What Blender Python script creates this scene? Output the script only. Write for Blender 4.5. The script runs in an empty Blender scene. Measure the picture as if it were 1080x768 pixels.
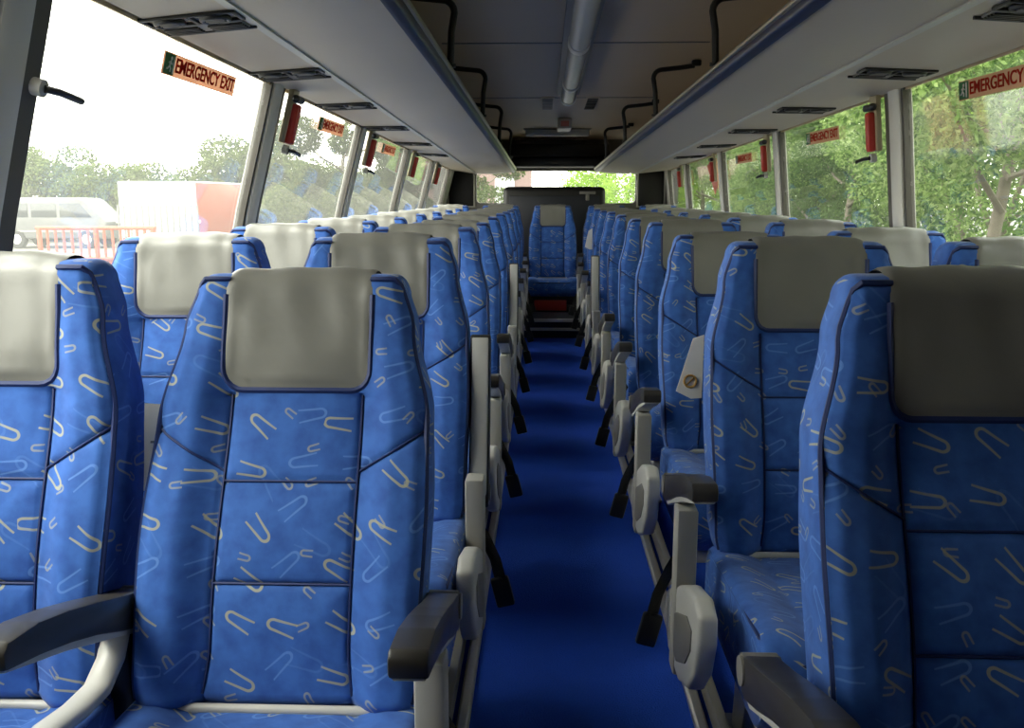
import bpy, bmesh, math, random
import numpy as np
from mathutils import Vector, Matrix, Euler

C = bpy.context.scene.collection
D = bpy.data
R = math.radians
random.seed(7)

# ------------------------------------------------------------------ materials
def mat(name, col, rough=0.5, metal=0.0, spec=0.5, bump=0.0, bscale=60, var=0.0, vscale=8, coat=0.0, trans=0.0):
    m = D.materials.new(name); m.use_nodes = True
    nt = m.node_tree; N = nt.nodes; L = nt.links
    b = N['Principled BSDF']
    b.inputs['Base Color'].default_value = (*col, 1)
    b.inputs['Roughness'].default_value = rough
    b.inputs['Metallic'].default_value = metal
    b.inputs['Specular IOR Level'].default_value = spec
    b.inputs['Coat Weight'].default_value = coat
    tc = N.new('ShaderNodeTexCoord')
    if var:
        n = N.new('ShaderNodeTexNoise'); n.inputs['Scale'].default_value = vscale; n.inputs['Detail'].default_value = 4
        L.new(tc.outputs['Object'], n.inputs['Vector'])
        mx = N.new('ShaderNodeMix'); mx.data_type = 'RGBA'
        mx.inputs[6].default_value = (*[c * (1 - var) for c in col], 1)
        mx.inputs[7].default_value = (*[min(1, c * (1 + var)) for c in col], 1)
        L.new(n.outputs['Fac'], mx.inputs[0]); L.new(mx.outputs[2], b.inputs['Base Color'])
    if bump:
        n = N.new('ShaderNodeTexNoise'); n.inputs['Scale'].default_value = bscale; n.inputs['Detail'].default_value = 3
        L.new(tc.outputs['Object'], n.inputs['Vector'])
        bp = N.new('ShaderNodeBump'); bp.inputs['Strength'].default_value = bump; bp.inputs['Distance'].default_value = 0.01
        L.new(n.outputs['Fac'], bp.inputs['Height']); L.new(bp.outputs['Normal'], b.inputs['Normal'])
    return m

def fabric(name, base, dark, gold, pale, gain=1.0):
    m = D.materials.new(name); m.use_nodes = True
    nt = m.node_tree; N = nt.nodes; L = nt.links
    b = N['Principled BSDF']; b.inputs['Roughness'].default_value = 0.75
    b.inputs['Specular IOR Level'].default_value = 0.25
    b.inputs['Sheen Weight'].default_value = 0.15
    uv = N.new('ShaderNodeUVMap'); uv.uv_map = 'UVMap'
    oi = N.new('ShaderNodeObjectInfo')
    def math_(op, a, bb=None, c=None):
        n = N.new('ShaderNodeMath'); n.operation = op
        for i, v in enumerate((a, bb, c)):
            if v is None: continue
            if isinstance(v, (int, float)): n.inputs[i].default_value = v
            else: L.new(v, n.inputs[i])
        return n.outputs[0]
    def vec(op, a, bb):
        n = N.new('ShaderNodeVectorMath'); n.operation = op
        for i, v in enumerate((a, bb)):
            if isinstance(v, tuple): n.inputs[i].default_value = v
            else: L.new(v, n.inputs[i])
        return n.outputs[0]
    comb = N.new('ShaderNodeCombineXYZ')
    L.new(math_('MULTIPLY', oi.outputs['Random'], 7.0), comb.inputs[0])
    L.new(math_('MULTIPLY', oi.outputs['Random'], 3.0), comb.inputs[1])
    p0 = vec('ADD', uv.outputs['UV'], comb.outputs[0])
    def layer(scale, off, a, r, t, dens, soft=0.0012, base_ang=0.15, spread=.9):
        p = vec('ADD', p0, (off, off * 1.7, 0))
        v = N.new('ShaderNodeTexVoronoi'); v.voronoi_dimensions = '2D'
        v.inputs['Scale'].default_value = scale; v.inputs['Randomness'].default_value = 0.42
        L.new(p, v.inputs['Vector'])
        loc = vec('SUBTRACT', p, v.outputs['Position'])
        sc = N.new('ShaderNodeSeparateColor'); L.new(v.outputs['Color'], sc.inputs[0])
        # loops lie along two slanted directions with some spread, open end either way
        ang = math_('MULTIPLY_ADD', sc.outputs[0], spread, base_ang)
        flip = math_('MULTIPLY', math_('GREATER_THAN', sc.outputs[2], 0.5), math.pi)
        ang = math_('ADD', ang, flip)
        ro = N.new('ShaderNodeVectorRotate'); ro.rotation_type = 'Z_AXIS'
        L.new(loc, ro.inputs['Vector']); L.new(ang, ro.inputs['Angle'])
        s = N.new('ShaderNodeSeparateXYZ'); L.new(ro.outputs[0], s.inputs[0])
        x, y = s.outputs[0], s.outputs[1]
        # the two arms spread a little towards the open end
        y = math_('MULTIPLY', y, math_('MULTIPLY_ADD', x, 9.0, 1.0))
        dx = math_('MAXIMUM', math_('SUBTRACT', math_('ABSOLUTE', x), a), 0.0)
        d = math_('SUBTRACT', math_('SQRT', math_('ADD', math_('MULTIPLY', dx, dx), math_('MULTIPLY', y, y))), r)
        d = math_('ABSOLUTE', d)
        # a drawn stroke: thick at the bend, thinning at the open end
        th = math_('MULTIPLY_ADD', x, 0.03, t)
        mr = N.new('ShaderNodeMapRange'); mr.interpolation_type = 'SMOOTHSTEP'
        L.new(math_('SUBTRACT', d, th), mr.inputs[0])
        mr.inputs[1].default_value = 0.0; mr.inputs[2].default_value = soft
        mr.inputs[3].default_value = 1.0; mr.inputs[4].default_value = 0.0
        f = math_('MULTIPLY', mr.outputs[0], math_('GREATER_THAN', x, -a))
        f = math_('MULTIPLY', f, math_('LESS_THAN', sc.outputs[1], dens) if dens < 1 else math_('MULTIPLY', math_('GREATER_THAN', sc.outputs[1], .52), math_('LESS_THAN', sc.outputs[1], .98)))
        return f
    # mottled cloth
    n1 = N.new('ShaderNodeTexNoise'); n1.inputs['Scale'].default_value = 28; n1.inputs['Detail'].default_value = 6
    L.new(p0, n1.inputs['Vector'])
    mx = N.new('ShaderNodeMix'); mx.data_type = 'RGBA'
    mx.inputs[6].default_value = (*dark, 1); mx.inputs[7].default_value = (*base, 1)
    mrn = N.new('ShaderNodeMapRange'); L.new(n1.outputs['Fac'], mrn.inputs[0]); mrn.inputs[1].default_value = .3; mrn.inputs[2].default_value = .62
    L.new(mrn.outputs[0], mx.inputs[0])
    col = mx.outputs[2]
    for (sc_, off, a, r, t, dens, c, k, ba, spd) in (
        (13.8, 0.0, .018, .0082, .0009, 2.0, pale, .62, -.85, .9),
        (13.8, 0.0, .018, .0082, .0011, .52, gold, .72, .05, .8),
        (19.5, 9.7, .007, .0042, .0008, .40, gold, .50, -.9, 2.2),
        (11.5, 3.1, .022, .0105, .0008, .38, pale, .22, .15, .9)):
        f = layer(sc_, off, a, r, t, dens, base_ang=ba, spread=spd)
        m2 = N.new('ShaderNodeMix'); m2.data_type = 'RGBA'
        L.new(math_('MULTIPLY', f, k * gain), m2.inputs[0]); L.new(col, m2.inputs[6]); m2.inputs[7].default_value = (*c, 1)
        col = m2.outputs[2]
    L.new(col, b.inputs['Base Color'])
    n2 = N.new('ShaderNodeTexNoise'); n2.inputs['Scale'].default_value = 16; n2.inputs['Detail'].default_value = 5
    L.new(uv.outputs['UV'], n2.inputs['Vector'])
    bp = N.new('ShaderNodeBump'); bp.inputs['Strength'].default_value = .25; bp.inputs['Distance'].default_value = .01
    L.new(n2.outputs['Fac'], bp.inputs['Height']); L.new(bp.outputs['Normal'], b.inputs['Normal'])
    return m

def leafmat(name, cols, trans=.5):
    m = D.materials.new(name); m.use_nodes = True
    nt = m.node_tree; N = nt.nodes; L = nt.links
    for n in list(N):
        if n.type == 'BSDF_PRINCIPLED': N.remove(n)
    out = [n for n in N if n.type == 'OUTPUT_MATERIAL'][0]
    g = N.new('ShaderNodeNewGeometry')
    cr = N.new('ShaderNodeValToRGB')
    cr.color_ramp.elements[0].color = (*cols[0], 1); cr.color_ramp.elements[1].color = (*cols[-1], 1)
    for i, c in enumerate(cols[1:-1]):
        e = cr.color_ramp.elements.new((i + 1) / (len(cols) - 1)); e.color = (*c, 1)
    L.new(g.outputs['Random Per Island'], cr.inputs[0])
    d = N.new('ShaderNodeBsdfDiffuse'); t = N.new('ShaderNodeBsdfTranslucent')
    mx = N.new('ShaderNodeMixShader'); mx.inputs[0].default_value = trans
    L.new(cr.outputs[0], d.inputs[0]); L.new(cr.outputs[0], t.inputs[0])
    L.new(d.outputs[0], mx.inputs[1]); L.new(t.outputs[0], mx.inputs[2]); L.new(mx.outputs[0], out.inputs[0])
    return m

def glassmat(name, tint, ior=1.45, dust=.05):
    m = D.materials.new(name); m.use_nodes = True
    nt = m.node_tree; N = nt.nodes; L = nt.links
    for n in list(N):
        if n.type == 'BSDF_PRINCIPLED': N.remove(n)
    out = [n for n in N if n.type == 'OUTPUT_MATERIAL'][0]
    t = N.new('ShaderNodeBsdfTransparent'); t.inputs[0].default_value = (*tint, 1)
    g = N.new('ShaderNodeBsdfGlossy'); g.inputs['Roughness'].default_value = .03
    f = N.new('ShaderNodeFresnel')
    ge = N.new('ShaderNodeNewGeometry'); mi = N.new('ShaderNodeMix'); mi.data_type = 'FLOAT'
    mi.inputs[2].default_value = ior; mi.inputs[3].default_value = 1 / ior
    L.new(ge.outputs['Backfacing'], mi.inputs[0]); L.new(mi.outputs[0], f.inputs[0])
    mx = N.new('ShaderNodeMixShader')
    tl = N.new('ShaderNodeBsdfTranslucent'); tl.inputs[0].default_value = (.85, .86, .80, 1)
    m0 = N.new('ShaderNodeMixShader'); m0.inputs[0].default_value = dust
    L.new(t.outputs[0], m0.inputs[1]); L.new(tl.outputs[0], m0.inputs[2])
    L.new(f.outputs[0], mx.inputs[0]); L.new(m0.outputs[0], mx.inputs[1]); L.new(g.outputs[0], mx.inputs[2]); L.new(mx.outputs[0], out.inputs[0])
    return m

M = dict(
    fabric=fabric('seat_fabric', (.044, .145, .49), (.026, .092, .35), (.46, .44, .25), (.13, .28, .66)),
    piping=mat('piping_navy', (.010, .026, .12), .6),
    vinyl=mat('grey_vinyl', (.215, .210, .185), .37, spec=.5, bump=.28, bscale=11, var=.16, vscale=7),
    shell=mat('charcoal_shell', (.016, .018, .026), .5),
    black=mat('black_plastic', (.012, .012, .013), .42),
    armpad=mat('armrest_plastic', (.050, .046, .041), .30, var=.25, vscale=14),
    silver=mat('silver_plastic', (.56, .545, .50), .38, spec=.5, var=.08),
    beige=mat('grey_plastic', (.43, .415, .37), .5, var=.08),
    alu=mat('aluminium', (.55, .53, .48), .35, metal=.7, var=.1),
    nosing=mat('step_nosing_metal', (.66, .63, .54), .45, metal=.25),
    belt=mat('belt_webbing', (.014, .014, .013), .7, bump=.3, bscale=160),
    bluebtn=mat('blue_button', (.03, .14, .60), .4),
    carpet=mat('blue_carpet', (.014, .068, .46), .85, spec=.15, bump=.5, bscale=220, var=.18, vscale=5),
    rack=mat('rack_panel', (.56, .49, .385), .5, var=.05, vscale=3, bump=.05, bscale=40),
    ceil=mat('ceiling_panel', (.60, .475, .32), .6, var=.06, vscale=2),
    lipblue=mat('rack_trim_blue', (.007, .016, .06), .35),
    rail=mat('rack_rail', (.50, .46, .36), .28, metal=.85),
    wall=mat('wall_panel', (.17, .16, .145), .6, var=.08),
    pillar=mat('pillar_trim', (.60, .58, .52), .5, var=.1, vscale=4),
    rubber=mat('rubber_seal', (.085, .076, .062), .6),
    dark=mat('dark_panel', (.010, .009, .008), .5, var=.3),
    vent=mat('vent_black', (.012, .012, .011), .45),
    ventg=mat('vent_grey', (.20, .19, .17), .45),
    red=mat('red_plastic', (.52, .035, .022), .4, var=.15, vscale=30),
    cream=mat('cream_plastic', (.50, .42, .27), .5),
    redsign=mat('red_sign', (.55, .05, .03), .5),
    signpink=leafmat('sign_backing', [(.60, .40, .30), (.66, .46, .34)], .6),
    signgreen=leafmat('sign_green', [(.12, .30, .16), (.14, .32, .18)], .6),
    signwhite=mat('sign_white', (.7, .7, .62), .5),
    letter=leafmat('sign_letter', [(.40, .03, .02), (.44, .04, .03)], .5),
    paper=mat('paper', (.80, .76, .66), .6, var=.08, vscale=30),
    ink=mat('ink', (.02, .02, .03), .6),
    gold=mat('ochre_ink', (.45, .25, .05), .6),
    tube=mat('lamp_diffuser', (.52, .52, .50), .25, spec=.6),
    ground=mat('pale_concrete', (.13, .125, .11), .9, var=.15, vscale=.3),
    white=mat('white_paint', (.62, .62, .60), .5, var=.04),
    orange=mat('orange_paint', (.36, .062, .024), .5, var=.06),
    van=mat('van_paint', (.10, .10, .10), .4, coat=.4),
    tyre=mat('tyre', (.02, .02, .02), .8),
    vglass=mat('vehicle_glass', (.03, .035, .04), .12, spec=.8),
    house=mat('house_wall', (.24, .16, .14), .8, var=.06),
    pink=mat('pink_sheet', (.62, .20, .15), .6, var=.1),
    bark=mat('bark', (.20, .17, .13), .9, bump=.5, bscale=20, var=.3, vscale=6),
    leaf=leafmat('leaf_green', [(.06, .12, .03), (.14, .23, .06), (.23, .34, .10), (.36, .46, .18)]),
    leafdark=leafmat('leaf_dark', [(.05, .09, .03), (.09, .16, .05), (.16, .24, .08)]),
    leafbright=leafmat('leaf_bright', [(.22, .36, .05), (.36, .52, .09)]),
    leafhaze=leafmat('leaf_pale', [(.05, .075, .022), (.10, .14, .045), (.17, .21, .075)]),
    glass=glassmat('window_glass', (.95, .96, .93), dust=.02), dusty=glassmat('dusty_glass', (.95, .96, .92), dust=.045),
)

# ------------------------------------------------------------------ helpers
class MB:
    def __init__(s): s.bm = bmesh.new()
    def _merge(s, b2, mtx=None):
        if mtx is not None: bmesh.ops.transform(b2, matrix=mtx, verts=b2.verts)
        me = D.meshes.new('tmp'); b2.to_mesh(me); b2.free()
        s.bm.from_mesh(me); D.meshes.remove(me)
    def box(s, c, size, bevel=0.0, rot=(0, 0, 0), seg=2):
        b = bmesh.new(); bmesh.ops.create_cube(b, size=1)
        bmesh.ops.scale(b, vec=size, verts=b.verts)
        if bevel: bmesh.ops.bevel(b, geom=b.edges[:], offset=bevel, segments=seg, affect='EDGES', profile=.5)
        s._merge(b, Matrix.Translation(c) @ Euler(rot).to_matrix().to_4x4()); return s
    def prism(s, prof, axis, a, b_, bevel=0.0, seg=2):
        """2-D outline extruded along an axis; prof gives the two other coordinates in x,y,z order"""
        b = bmesh.new()
        def P(u, v, w):
            return (w, u, v) if axis == 'x' else (u, w, v) if axis == 'y' else (u, v, w)
        v0 = [b.verts.new(P(u, v, a)) for u, v in prof]; v1 = [b.verts.new(P(u, v, b_)) for u, v in prof]
        n = len(prof)
        b.faces.new(v0[::-1]); b.faces.new(v1)
        for i in range(n): b.faces.new((v0[i], v0[(i + 1) % n], v1[(i + 1) % n], v1[i]))
        bmesh.ops.recalc_face_normals(b, faces=b.faces)
        if bevel: bmesh.ops.bevel(b, geom=b.edges[:], offset=bevel, segments=seg, affect='EDGES', profile=.5)
        s._merge(b); return s
    def tube(s, pts, r, n=8, closed=False, flat=None):
        """round (or flat=(rw,rt) strap) tube along points"""
        pts = [Vector(p) for p in pts]; k = len(pts); rings = []
        prev = None
        for i, p in enumerate(pts):
            a = pts[(i - 1) % k] if closed or i > 0 else p
            c = pts[(i + 1) % k] if closed or i < k - 1 else p
            t = (c - a).normalized()
            if prev is None:
                up = Vector((0, 0, 1)) if abs(t.z) < .9 else Vector((1, 0, 0))
                nx = t.cross(up).normalized()
            else:
                nx = (prev - t * prev.dot(t)).normalized()
            prev = nx; ny = t.cross(nx)
            ra, rb = (r, r) if flat is None else flat
            rr = ra if not isinstance(r, (list, tuple)) else r[i]
            if isinstance(r, (list, tuple)): ra = rb = r[i]
            rings.append([s.bm.verts.new(p + nx * ra * math.cos(2 * math.pi * j / n) + ny * rb * math.sin(2 * math.pi * j / n)) for j in range(n)])
        for i in range(k if closed else k - 1):
            A, B = rings[i], rings[(i + 1) % k]
            for j in range(n): s.bm.faces.new((A[j], A[(j + 1) % n], B[(j + 1) % n], B[j]))
        if not closed:
            s.bm.faces.new(rings[0][::-1]); s.bm.faces.new(rings[-1])
        return s
    def cyl(s, c, r, h, axis='z', n=24, r2=None, bevel=0):
        b = bmesh.new()
        bmesh.ops.create_cone(b, cap_ends=True, segments=n, radius1=r, radius2=r if r2 is None else r2, depth=h)
        if bevel: bmesh.ops.bevel(b, geom=[e for e in b.edges if all(len(f.verts) > 4 for f in e.link_faces) or any(len(f.verts) > 4 for f in e.link_faces)], offset=bevel, segments=2, affect='EDGES')
        rot = Matrix() if axis == 'z' else Matrix.Rotation(math.pi / 2, 4, 'Y') if axis == 'x' else Matrix.Rotation(math.pi / 2, 4, 'X')
        s._merge(b, Matrix.Translation(c) @ rot); return s
    def torus(s, c, R_, r, axis='z', n=24, m=8):
        pts = []
        for i in range(n):
            a = 2 * math.pi * i / n; u, v = R_ * math.cos(a), R_ * math.sin(a)
            pts.append(Vector(c) + Vector((u, v, 0) if axis == 'z' else (0, u, v) if axis == 'x' else (u, 0, v)))
        return s.tube(pts, r, m, closed=True)
    def quadstrip(s, rows):
        """rows: equal-length lists of points"""
        V = [[s.bm.verts.new(p) for p in r] for r in rows]
        for a, b in zip(V, V[1:]):
            for j in range(len(a) - 1): s.bm.faces.new((a[j], a[j + 1], b[j + 1], b[j]))
        return V
    def xform(s, mtx): bmesh.ops.transform(s.bm, matrix=mtx, verts=s.bm.verts); return s
    def build(s, name, m, parent=None, ang=35, uv=None):
        bmesh.ops.remove_doubles(s.bm, verts=s.bm.verts, dist=1e-6)
        bmesh.ops.recalc_face_normals(s.bm, faces=s.bm.faces)
        if uv:
            ul = s.bm.loops.layers.uv.new('UVMap')
            for f in s.bm.faces:
                for l in f.loops: l[ul].uv = uv(l.vert.co, f.normal)
        me = D.meshes.new(name); s.bm.to_mesh(me); s.bm.free()
        return link(name, me, m, parent, ang)

def link(name, me, m, parent=None, ang=35):
    if m is not None: me.materials.append(m)
    if ang:
        me.polygons.foreach_set('use_smooth', [True] * len(me.polygons))
        me.set_sharp_from_angle(angle=R(ang))
    o = D.objects.new(name, me); C.objects.link(o)
    if parent: o.parent = parent
    return o
def tag(o, label, cat, group=None, kind=None):
    if kind != 'structure': o['label'] = label; o['category'] = cat
    if group: o['group'] = group
    if kind: o['kind'] = kind
    return o
def thing(name, label, cat, loc=(0, 0, 0), rz=0, group=None):
    o = D.objects.new(name, None); C.objects.link(o); o.location = loc; o.rotation_euler = (0, 0, rz)
    o.empty_display_size = .05
    return tag(o, label, cat, group)
def struct(o): o['kind'] = 'structure'; return o
def copy_tree(o, parent=None):
    c = o.copy(); C.objects.link(c)
    if parent: c.parent = parent
    for ch in list(kids.get(o, [])): kids.setdefault(c, []).append(copy_tree(ch, c))
    return c
kids = {}
def index_kids():
    kids.clear()
    for o in D.objects:
        if o.parent: kids.setdefault(o.parent, []).append(o)
def smooth_(a, b, x):
    x = min(1, max(0, (x - a) / (b - a))); return x * x * (3 - 2 * x)
def lerp_tab(tab, x):
    for (x0, y0), (x1, y1) in zip(tab, tab[1:]):
        if x <= x1: return y0 + (y1 - y0) * smooth_(x0, x1, x) if x > x0 else y0
    return tab[-1][1]

# ------------------------------------------------------------------ bus cross-section (x at height z; slopes of the roof)
Y0, YR = -.45, 10.0
def wl(z): return np.interp(z, [0, .85, 1.1, 1.53, 1.75], [-1.25, -1.22, -1.163, -1.045, -.99])
def wr(z): return np.interp(z, [0, .85, 1.1, 1.53, 1.75], [1.30, 1.29, 1.257, 1.21, 1.16])
def zc(y): return 2.0 - .024 * y             # ceiling
def zh(y): return 1.60 - .017 * y            # window header
def zcr(y): return 1.635 - .0245 * y         # crease of the rack underside
def zl(y): return 1.683 - .0275 * y            # rack lip
def xlL(y): return -.468 + .0078 * (y - 2)
def xlR(y): return .575 - .0155 * (y - 2)
SILL = .85

# floor
m = MB()
m.box(((wl(0) + wr(0)) / 2, (Y0 + 7.40) / 2, -.03), (wr(0) - wl(0), 7.40 - Y0, .06))
m.build('floor', M['carpet'], ang=0)['kind'] = 'structure'
struct(MB().prism([(7.40, -.06), (7.40, .15), (7.43, .163), (YR, .163), (YR, -.06)], 'x', wl(0), wr(0)).build('floor_rear', M['shell'], ang=0))
# silver nosings of the rear step
t = thing('step_nosing', 'ribbed silver edging on the step at the end of the aisle', 'step edging', (0, 7.40, 0))
MB().box((-.02, -.012, .150), (.46, .03, .028), .006).build('upper_strip', M['nosing'], t)
MB().box((-.02, -.012, .075), (.46, .024, .024), .006).build('lower_strip', M['nosing'], t)
# seat rails along the aisle
for s, w in ((-1, 'left'), (1, 'right')):
    t = thing('floor_rail', f'long silver floor rail along the {w} edge of the blue aisle carpet', 'floor rail', (s * .262, 0, 0))
    MB().prism([(-.014, 0), (-.014, .012), (-.008, .018), (.008, .018), (.014, .012), (.014, 0)], 'y', Y0, 7.38, .001).build('rail_bar', M['alu'], t)
    MB().box((s * .035, (Y0 + 7.38) / 2, .030), (.022, 7.38 - Y0, .05), .004).build('rail_upstand', M['ventg'], t)

# walls below the windows, header boxes, pillars, glass
def wallstrip(name, fx, z0, z1, out, y0=Y0, y1=YR):
    zs = [z0 + (z1 - z0) * i / 6 for i in range(7)]
    m = MB(); prof = [(fx(z), z) for z in zs] + [(fx(z) + out, z) for z in zs[::-1]]
    m.prism(prof, 'y', y0, y1)
    return struct(m.build(name, M['wall'], ang=0))
YSL, YSR = .60, 1.2       # unseen solid side panels up to here, added to block front window light
wallstrip('light_block_left', wl, SILL, 1.62, -.05, Y0, YSL); wallstrip('light_block_right', wr, SILL, 1.62, .05, Y0, YSR)
wallstrip('wall_left', wl, -.06, SILL, -.05); wallstrip('wall_right', wr, -.06, SILL, .05)
# upper side skins (window header up to the roof), following the roof slope
def upper(name, fx, sgn):
    rows = []
    for y in np.linspace(Y0, YR, 25):
        h = zh(y); c = zc(y)
        row = [(fx(h), y, h - .012), (fx(h) - sgn * .0, y, h + .03), (fx(1.70) - sgn * .01, y, min(1.72, c - .1)), (fx(1.75) - sgn * .10, y, c - .03), (fx(1.75) - sgn * .22, y, c)]
        row += [(p[0] + sgn * .05, p[1], p[2] + .02) for p in row[::-1]]
        row.append(row[0]); rows.append(row)
    m = MB(); V = m.quadstrip(rows)
    return struct(m.build(name, M['ceil'], ang=40))
upper('trim_1', wl, -1); upper('trim_2', wr, 1)
m = MB(); rows = []
for y in np.linspace(Y0, YR, 13):
    xs = np.linspace(wl(1.75) + .22, wr(1.75) - .22, 9)
    row = [(x, y, zc(y)) for x in xs] + [(x, y, zc(y) + .04) for x in xs[::-1]]
    row.append(row[0]); rows.append(row)
m.quadstrip(rows); struct(m.build('ceiling', M['ceil'], ang=0))
# ceiling joint strips
m = MB()
for y in (2.6, 4.6, 6.6):
    m.box((.055, y, zc(y) - .002), (1.3, .018, .004))
struct(m.build('trim_3', M['ventg'], ang=0))

PL = [(1.62, 1.80), (3.21, 3.38), (4.80, 4.95), (6.5, 6.64), (8.0, 8.14), (9.45, 10.0)]
PR = [(1.74, 1.9), (3.42, 3.60), (5.17, 5.33), (6.84, 6.99), (8.53, 8.68), (9.75, 10.0)]
def pillar(idx, fx, sgn, y0, y1):
    o = None
    zs = np.linspace(SILL - .02, zh(y0) + .01, 9)
    m = MB(); e = .018; f_ = (y1 - y0) * .38
    rows = [[(fx(z) - sgn * .018, y0 + e, z), (fx(z) - sgn * .026, y0 + e + .012, z), (fx(z) - sgn * .026, y1 - f_ - .012, z), (fx(z) - sgn * .018, y1 - f_, z), (fx(z) + sgn * .03, y1 - f_, z), (fx(z) + sgn * .03, y0 + e, z), (fx(z) - sgn * .018, y0 + e, z)] for z in zs]
    m.quadstrip(rows)
    o = struct(m.build(f'trim_{idx}', M['pillar']))
    for a, b in ((y0, y0 + e), (y1 - f_, y1)):
        m = MB()
        m.quadstrip([[(fx(z) - sgn * .010, a, z), (fx(z) - sgn * .010, b, z), (fx(z) + sgn * .02, b, z), (fx(z) + sgn * .02, a, z), (fx(z) - sgn * .010, a, z)] for z in zs])
        m.build('seal', M['rubber'], o)
    return o
ti = 4
for a, b in PL: pillar(ti, wl, -1, a, b); ti += 1
for a, b in PR: pillar(ti, wr, 1, a, b); ti += 1
wi = 1
for fx, sgn, P in ((wl, -1, PL), (wr, 1, PR)):
    edges = [YSL if sgn < 0 else YSR] + [v for p in P for v in p]
    for k in range(0, len(edges) - 1, 2):
        a, b = edges[k], edges[k + 1]
        zt = zh(a) + .005
        zs = np.linspace(SILL - .01, zt, 9)
        m = MB()
        m.quadstrip([[(fx(z) + sgn * .006, a, z), (fx(z) + sgn * .006, b, z), (fx(z) + sgn * .011, b, z), (fx(z) + sgn * .011, a, z), (fx(z) + sgn * .006, a, z)] for z in zs])
        w = struct(m.build(f'window_{wi}', M['dusty' if sgn < 0 else 'glass'], ang=30)); wi += 1
        m = MB()   # lower and upper rubber strips
        m.box((fx(SILL) - sgn * .004, (a + b) / 2, SILL + .008), (.03, b - a, .02), .004)
        m.build('seal', M['rubber'], w)
# rear wall with its window
def rect_hole_wall(x0, x1, z0, z1, hx0, hx1, hz0, hz1, y, th, rad=.05, n=6):
    m = MB()
    pts = []
    for cx, cz, a0 in ((hx1 - rad, hz1 - rad, 0), (hx0 + rad, hz1 - rad, 90), (hx0 + rad, hz0 + rad, 180), (hx1 - rad, hz0 + rad, 270)):
        for i in range(n + 1):
            a = R(a0 + 90 * i / n); pts.append((cx + rad * math.cos(a), cz + rad * math.sin(a)))
    outs = []
    for k, (cx, cz) in enumerate(((x1, z1), (x0, z1), (x0, z0), (x1, z0))):
        for i in range(n + 1): outs.append((cx, cz))
    rows = []
    for P, yy in ((outs, y), (pts, y), (pts, y + th), (outs, y + th)):
        rows.append([(p[0], yy, p[1]) for p in P] + [(P[0][0], yy, P[0][1])])
    m.quadstrip(rows)
    return m
mw = rect_hole_wall(-1.3, 1.36, -.06, 1.80, -.83, .90, 1.085, 1.43, YR, .06)
bmesh.ops.dissolve_degenerate(mw.bm, dist=1e-5, edges=mw.bm.edges)
struct(mw.build('wall_back', M['wall'], ang=0))
struct(MB().box((.035, YR + .03, 1.26), (1.78, .006, .40)).build(f'window_{wi}', M['glass'], ang=0))
# unseen solid wall behind the camera, added to block light from the front
struct(MB().box((.03, Y0 - .03, 1.0), (2.7, .06, 2.12)).build('light_block_front', M['wall'], ang=0))
# dark blanking panels in the rear corners
for x0, x1, w in ((-1.13, -.865, 'left'), (.93, 1.20, 'right')):
    t = thing('corner_panel', f'black blanked-out panel in the {w} rear corner beside the back window', 'panel', ((x0 + x1) / 2, YR - .02, 1.05))
    MB().box((0, 0, .19), (x1 - x0, .03, .38), .012).build('blank', M['dark'], t)
    MB().tube([(-(x1 - x0) / 2 - .012, 0, 0), (-(x1 - x0) / 2 - .012, 0, .385), ((x1 - x0) / 2 + .012, 0, .385), ((x1 - x0) / 2 + .012, 0, 0)], .014, 6, closed=True).build('frame', M['pillar'], t)
# bulkhead above the back window
t = thing('rear_bulkhead', 'black bulkhead box across the ceiling above the back window', 'bulkhead', (.06, YR - .22, 1.44))
MB().box((0, 0, .19), (1.06, .36, .13), .02).build('upper_box', M['dark'], t)
MB().box((0, .03, .07), (1.0, .30, .10), .03).build('lower_roll', M['shell'], t)
t = thing('ceiling_strip_lamp', 'small white strip lamp across the ceiling at the far end', 'lamp', (.03, 8.85, zc(8.85)))
MB().box((0, 0, -.035), (.60, .12, .06), .01).build('diffuser', M['white'], t)
MB().box((0, .0, -.004), (.64, .16, .008), .003).build('base', M['ventg'], t)

# black locker behind the rear seats with a pale bracket
t = thing('rear_locker', 'black box locker behind the rear seats under the back window', 'locker', (.01, 9.35, .163))
MB().box((0, 0, .545), (1.02, .40, 1.09), .05, seg=3).build('body', M['dark'], t)
MB().box((0, -.203, .55), (.9, .012, .9), .004).build('front_panel', M['shell'], t)
m = MB(); m.box((.33, -.212, 1.03), (.16, .02, .028), .005); m.box((.33, -.212, .99), (.035, .02, .07), .005)
m.build('bracket', M['ventg'], t)

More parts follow.
